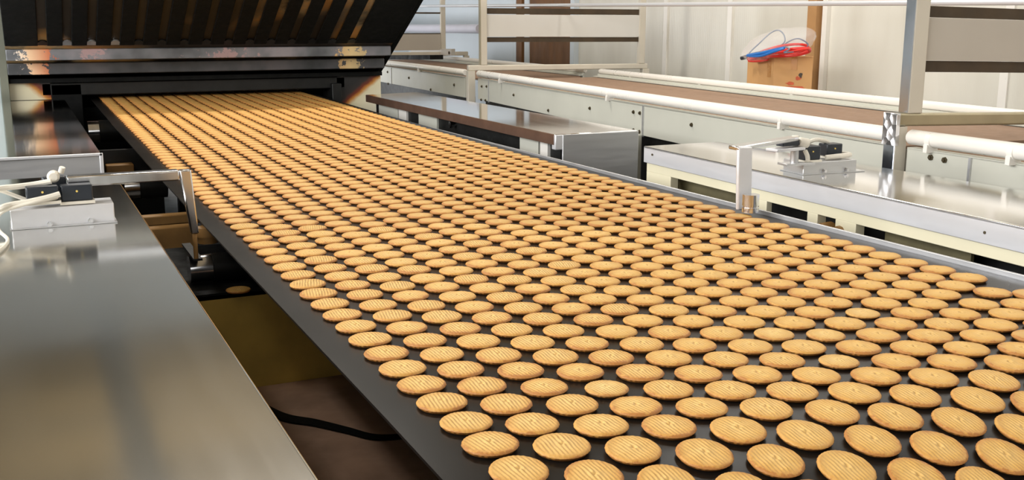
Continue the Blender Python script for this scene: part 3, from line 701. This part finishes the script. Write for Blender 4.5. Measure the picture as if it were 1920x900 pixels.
# ------------------------------------------------------------------ frames that straddle the cooling conveyor
def straddle(px, ya, w, zc, drop, label, group, zt, leg_mats, tube_mat, up_w, upr_off, sheet, dark_above, dark_below, xline, sheet_mat, far_up, leg_w=.05, foil_on=False, ln=-.055):
    (y0, x0), (y1, x1) = xline; xa = x0 + (x1 - x0) * (ya - y0) / (y1 - y0)
    t = thing('straddling_frame', (xa, ya, -ZB), label, 'frame', group)
    def P(n, z, f=0.0): v = Vector((xa, ya, 0)) + NV * n + Vector((.1000, .9950, 0)) * f; return Vector((v.x, v.y, z - drop * n))
    def bx(n0, n1, f0, f1, z0, z1):
        q = [P(n0, 0, f0), P(n1, 0, f0), P(n1, 0, f1), P(n0, 0, f1)]
        m = MB(); vs = [(p.x, p.y, z0 + p.z) for p in q] + [(p.x, p.y, z1 + p.z) for p in q]
        return m.add(vs, [(3, 2, 1, 0), (4, 5, 6, 7)] + [(i, (i + 1) % 4, 4 + (i + 1) % 4, 4 + i) for i in range(4)])
    h = .019
    lg = obj('leg', bx(ln, ln + leg_w, -.025, .025, -ZB, zc - 2 * h), leg_mats[0], t, 0.002)
    obj('leg_face', bx(ln + .002, ln + leg_w - .002, -.0275, -.0255, -ZB, zc - 2 * h), leg_mats[1], lg)
    if foil_on: obj('foil_wrap', bx(ln - .003, ln + .010, -.030, .029, zc - .095, zc + .001), M['foil'], lg, label='crumpled silver tape wrap')
    obj('crossbar', bx(ln + .004, w + .04, -.02, .02, zc - 2 * h, zc), tube_mat, t, 0.006)
    obj('leg', bx(w, w + leg_w, -.025, .025, -ZB, zc - 2 * h), leg_mats[1], t, 0.002)
    for n, wide in ((upr_off, up_w), (far_up, up_w)):
        u = obj('upright', bx(n, n + wide, -.02, .02, zc, zt), leg_mats[1], t, 0.003)
        if n == upr_off: obj('side_strip', bx(n - .003, n - .0002, -.019, .019, zc + .002, zt), M['blue_steel'] if foil_on else M['olive_tube'], u)  # thin strip of another tone along one side of this upright
    a, b = upr_off + up_w, far_up
    obj('cross_sheet', bx(a - .002, b + .002, -.006, .006, *sheet), sheet_mat, t, 0.001)
    for z0, z1 in (dark_above, dark_below): obj('dark_strip', bx(a - .001, b + .001, .0, .03, z0, z1), M['dark_brown'], t)  # dark brown strips above and below the cross sheet
    return t
XN = [(2.40, 2.40), (6.00, 2.752)]
def zat(px, py, n, ya, xline):
    (y0, x0), (y1, x1) = xline; xa = x0 + (x1 - x0) * (ya - y0) / (y1 - y0)
    q = Vector((xa, ya, 0)) + NV * n; d = ray(px, py); s = (q - CAM).dot(Vector((.1000, .9950, 0))) / Vector((d.x, d.y, 0)).dot(Vector((.1000, .9950, 0)))
    p = CAM + d * s; return (Vector((p.x, p.y, 0)) - Vector((xa, ya, 0))).dot(NV), p.z
yN = 2.30
nU, _ = zat(1693, 200, 0, yN, XN); nV_, _ = zat(1733, 200, 0, yN, XN)
zz = lambda px, py: zat(px, py, 0, yN, XN)[1]
dN = .022
def zn(px, py): n, z = zat(px, py, 0, yN, XN); return z + dN * n
straddle(0, yN, 1.3, zn(1690, 212), dN, 'near straddling frame with polished bluish upright and beige cross sheet at the upper right', None, 1.3,
    (M['blue_steel'], M['pale_tube']), M['olive_tube'], .052, nU + .004, (zn(1745, 113), zn(1745, 33)), (zn(1745, 32), zn(1745, 11)), (zn(1740, 135), zn(1740, 114)), XN, M['sheet_beige'], 1.2, .042, True, -.046)
yF = 6.51
def zf(px, py): n, z = zat(px, py, 0, yF, XM); return z + dF * n
dF = .0
nFU = zat(900, 80, 0, yF, XM)[0]; nFR = zat(1197, 80, 0, yF, XM)[0]
dF = (zat(910, 27, 0, yF, XM)[1] - zat(1190, 29, 0, yF, XM)[1]) / (zat(1190, 29, 0, yF, XM)[0] - zat(910, 27, 0, yF, XM)[0])
straddle(0, yF, nFR + .03, zf(900, 122), dF, 'far straddling frame with white uprights and white cross sheet before the brown door', None, 1.3,
    (M['pale_tube'], M['pale_tube']), M['pale_tube'], .045, nFU, (zf(910, 69), zf(910, 27)), (zf(910, 26), zf(910, 15)), (zf(910, 79), zf(910, 70)), XM, M['sheet_white'], nFR, .05, False)
yT = 9.4
XT = XF
nTU = zat(826, 60, 0, yT, XT)[0]
def ztt(px, py): return zat(px, py, 0, yT, XT)[1]
straddle(0, yT, 1.0, ztt(826, 97), 0.0, 'distant straddling frame seen between the oven hood and the white upright', None, 1.3,
    (M['pale_tube'], M['pale_tube']), M['pale_tube'], .045, -.02, (ztt(826, 94), ztt(826, 64)), (ztt(826, 26), ztt(826, 23)), (ztt(826, 64), ztt(826, 62)), XT, M['sheet_beige'], nTU, .05, False, -.085)
# ducts and rods
a, b = onx(640, 52, 4.05), onx(900, 54, 4.05)
tag(obj('air_duct', MB().cyl(a, b, .045, 24), plain('pale_lilac_duct', srgb(198, 196, 206), .35, vary=.03)), 'pale lilac round duct running between the hood and the white upright', 'duct')
a, b = onx(690, 12, 3.65), onx(1935, 4, 3.25); b = b + (b - a) * .3
tag(obj('conduit_rod', MB().cyl(a, b, .011, 16), M['alu']), 'thin bright horizontal rod along the top of the picture', 'rod')
bar = MB(); c = onx(718, 107, 2.93); d = onx(806, 107, 2.93); bar.extr([(c.x, c.y, c.z - .02), (d.x, d.y, d.z - .02), (d.x, d.y, d.z + .015), (c.x, c.y, c.z + .015)], (.12, .02, 0))
tag(obj('black_bar', bar, M['black']), 'short black bar lying over the far conveyor beside the hood edge', 'bar')
c, d = onx(770, 97, 3.65), onx(846, 98, 3.65)
bx_ = MB().extr([(c.x, c.y, c.z - .03), (d.x, d.y, d.z - .03), (d.x, d.y, d.z + .03), (c.x, c.y, c.z + .03)], (.06, .05, 0))
bt = tag(obj('beam_end', bx_, M['sheet_white'], None, .002), 'small pale beam end sticking out above the far conveyor', 'beam')
q = onx(842, 99, 3.645); obj('end_hole', MB().cyl((q.x + .002, q.y, q.z), (q.x - .004, q.y, q.z), .014, 12), M['dark_brown'], bt)

# ------------------------------------------------------------------ bench with the cardboard box, hoses and bag
bn = thing('steel_bench', (4.04, 4.7, -ZB), 'plain steel bench behind the cooling conveyor under the cardboard box', 'bench')
obj('bench_top', B(3.72, 4.38, 4.0, 5.4, -.03, .0), M['stainless_soft'], bn, 0.003)
for x in (3.77, 4.33):
    for y in (4.05, 5.35): obj('leg', B(x - .02, x + .02, y - .02, y + .02, -ZB, -.03), M['stainless_soft'], bn)
cx = onx(1452, 105, 3.85)
# box corner towards the camera, faces leave it to the left and to the right
k0 = Vector((cx.x, cx.y)); pr = onx(1525, 112, 3.99); plf = onx(1402, 108, 3.97)
e1 = Vector((pr.x, pr.y)) - k0; e2 = Vector((plf.x, plf.y)) - k0
zt = cx.z
crd = thing('cardboard_box', (k0.x + .1, k0.y + .05, .0), 'taped brown cardboard box standing behind the far pipe rail', 'box')
pts = [k0, k0 + e1, k0 + e1 + e2, k0 + e2]
obj('carton', MB().prism([tuple(p) for p in pts], .001, zt), M['card'], crd, 0.003)
n1 = Vector((e1.y, -e1.x)).normalized();
if n1.dot(-k0) < 0: n1 = -n1
n2 = Vector((e2.y, -e2.x)).normalized()
if n2.dot(-k0) < 0: n2 = -n2
def patch(k, e, nn, u0, u1, z0, z1, name, mat):
    a, b = k + e * u0, k + e * u1
    obj(name, MB().prism([tuple(a + nn * .0005), tuple(b + nn * .0005), tuple(b + nn * .002), tuple(a + nn * .002)], z0, z1), mat, crd)
patch(k0, e1, n1, .44, .60, zt - .075, zt - .002, 'tape_strip', M['tape'])
def smudge(u, z, ru, rz, mat, seed):
    rn = random.Random(seed); ring = []
    for q in range(14):
        a = 2 * PI * q / 14; f = rn.uniform(.65, 1.2); pt = k0 + e1 * (u + ru * f * math.cos(a)); ring.append((pt.x + n1.x * .0005, pt.y + n1.y * .0005, z + rz * f * math.sin(a)))
    obj('printed_mark', MB().extr(ring, (n1.x * .0015, n1.y * .0015, 0)), mat, crd)
smudge(.70, zt - .105, .05, .016, M['dark_brown'], 1); smudge(.64, zt - .122, .07, .012, M['red_print'], 2)
smudge(.44, zt - .15, .12, .010, M['red_print'], 3); smudge(.62, zt - .175, .26, .014, M['red_print'], 4)
patch(k0, e2, n2, .10, .22, zt - .12, zt - .002, 'tape_strip', M['tape'])
def off_box(p):
    q = Vector((p.x, p.y)) - k0; dt = e1.x * e2.y - e1.y * e2.x
    u = (q.x * e2.y - q.y * e2.x) / dt; v = (e1.x * q.y - e1.y * q.x) / dt
    if -.12 < u < 1.1 and -.12 < v < 1.1: p.z = max(p.z, zt + .010)
    return p
ro = thing('red_hose', tuple(onx(1460, 98, 3.93)), 'red rubber hose coiled flat in the clear bag on the box', 'hose')
def rl_(par, ctrl, r, mat, nm):
    p = [onx(x, y, 3.91 + dd) for x, y, dd in ctrl]; obj(nm, MB().tube([off_box(v) for v in spline(p, 8, True)], r, 10, True), M[mat], par)
rl_(ro, [(1402, 110, -.05), (1425, 98, -.06), (1460, 87, -.05), (1497, 83, 0), (1515, 88, .06), (1500, 98, .05), (1460, 106, .0), (1425, 112, -.02)], .0075, 'red_hose', 'coil')
rl_(ro, [(1404, 113, -.06), (1430, 103, -.09), (1470, 94, -.09), (1505, 90, -.04), (1519, 93, .02), (1498, 102, .0), (1455, 109, -.06), (1425, 114, -.07)], .0075, 'red_hose', 'coil')
rl_(ro, [(1412, 108, -.02), (1440, 99, -.10), (1475, 98, -.11), (1512, 92, -.06), (1517, 97, .0), (1490, 104, -.06), (1450, 106, -.1)], .0075, 'red_hose', 'coil')
bo = thing('blue_hose', tuple(onx(1440, 95, 3.89)), 'blue hose looped among the red hose in the clear bag', 'hose')
rl_(bo, [(1401, 104, -.17), (1425, 100, -.20), (1450, 94, -.20), (1470, 90, -.19), (1450, 97, -.21), (1425, 105, -.20)], .0075, 'blue_hose', 'coil')
rl_(bo, [(1405, 100, -.17), (1425, 80, -.12), (1445, 62, -.04), (1460, 57, -.02), (1470, 66, .0), (1470, 80, .0), (1450, 92, -.03), (1420, 98, -.16)], .0038, 'grey_hose', 'thin_loop')
rl_(bo, [(1470, 85, -.02), (1485, 75, 0), (1500, 73, .03), (1515, 84, .05), (1500, 95, .0), (1480, 98, -.16), (1470, 98, -.18), (1480, 92, -.14)], .0038, 'grey_hose', 'thin_loop')
kb = onx(1391, 109, 3.87); obj('hose_end', MB().lathe(onx(1402, 106, 3.85), kb, [(0, .006), (.3, .012), (1, .012)], 16), M['plastic'], bo)
# bag: a slack closed film around the hoses
bgm = bmesh.new(); bmesh.ops.create_icosphere(bgm, subdivisions=4, radius=1.0)
cb = onx(1462, 85, 3.91); 
for v in bgm.verts:
    d = v.co.copy(); n = mnoise.noise(d * 2.3 + Vector((3, 1, 2))); n2_ = mnoise.noise(d * 6 + Vector((1, 7, 2)))
    rr_ = 1 + .12 * n + .05 * n2_
    lx = d.x * .205 * rr_; ly = d.y * .155 * rr_; lz = d.z * (.092 if d.z > 0 else .075) * rr_
    lx += -.03 * (d.z < 0) * abs(d.z)
    ax = Vector((.62, -.78, 0)); ay = Vector((.78, .62, 0))
    v.co = cb + ax * lx + ay * ly + Vector((0, 0, lz + .20 * lx)); p_ = v.co.copy(); p_.z -= .008; v.co.z = off_box(p_).z if off_box(p_.copy()).z > p_.z else v.co.z; off = off_box(v.co.copy()); v.co.z = off.z - .007 if off.z > v.co.z else v.co.z
bme = bpy.data.meshes.new('bag_film'); bgm.to_mesh(bme); bgm.free(); bme.materials.append(M['bag'])
bme.polygons.foreach_set('use_smooth', [True] * len(bme.polygons))
bo_ = bpy.data.objects.new('plastic_bag', bme); COL.objects.link(bo_); TOPS.append(bo_)
tag(bo_, 'clear plastic bag of hoses lying on the cardboard box', 'bag')

# ------------------------------------------------------------------ lift everything so that the floor lies at zero
for o in TOPS: o.location.z += ZB

# ------------------------------------------------------------------ light
def area(name, loc, rot, sx, sy, e, col=(1, 1, 1)):
    l = bpy.data.lights.new(name, 'AREA'); l.shape = 'RECTANGLE'; l.size = sx; l.size_y = sy; l.energy = e; l.color = col
    o = bpy.data.objects.new(name, l); COL.objects.link(o); o.location = loc; o.rotation_euler = rot; return o
H = ZC + ZB
for x, y, e in ((-1.2, -1.5, 8), (2.6, -1.6, 10), (3.3, .8, 22), (-1.6, 2.6, 24), (3.5, 4.0, 26)):
    area('added_overhead_light', (x, y, H - .06), (0, 0, 0), .35, 1.5, e, (1, .97, .91))  # assumed ceiling lighting, bare area lights added without fixtures
area('added_overhead_light', (1.1, 5.6, H - .06), (0, 0, 0), 1.5, .35, 95, (1, .97, .91))  # added overhead light without a known fixture, brightens the far belt
area('ceiling_fill', (.8, 9.6, H - 1.3), (PI, 0, 0), 3.0, 2.0, 28, (1, .97, .91))  # added upward light, unseen from below, brightens the far ceiling
area('wall_fill', (1.0, 10.6, ZB + .1), (0, math.radians(-90), 0), 1.0, 2.4, 70, (.97, .98, 1))  # added fill light hidden behind the oven, brightens the far right wall
area('assumed_daylight', (XW - .25, 2.0, ZB + 2.4), (0, math.radians(62), 0), 1.2, 8.0, 40, (.97, .98, 1))  # assumed daylight from high on the right, the wall has no window
area('assumed_daylight', (XL + .25, 2.2, ZB + 1.5), (0, math.radians(-84), 0), 1.4, 7.5, 340, (.97, .98, 1))  # assumed daylight from the left, area light added before a solid wall
area('assumed_daylight', (.6, YF + .25, ZB + 1.8), (math.radians(84), 0, 0), 6.0, 1.4, 30, (.97, .98, 1))  # assumed light from behind the camera, added area light, no window there
w = bpy.data.worlds.new('world'); SC.world = w; w.use_nodes = True
w.node_tree.nodes['Background'].inputs[0].default_value = (.8, .88, 1, 1); w.node_tree.nodes['Background'].inputs[1].default_value = 0.2

# ------------------------------------------------------------------ camera
cd = bpy.data.cameras.new('camera'); cam = bpy.data.objects.new('camera', cd); COL.objects.link(cam)
cd.sensor_width = 36; cd.lens = F_PX / 1920 * 36; cd.clip_start = .02; cd.clip_end = 60
mt = Matrix((RT, UP, -FW)).transposed().to_4x4(); mt.translation = CAM + Vector((0, 0, ZB)); cam.matrix_world = mt
SC.camera = cam
vsn = SC.view_settings; vsn.view_transform = 'Standard'; vsn.look = 'None'; vsn.gamma = 1; vsn.use_curve_mapping = False; vsn.exposure = 0.06
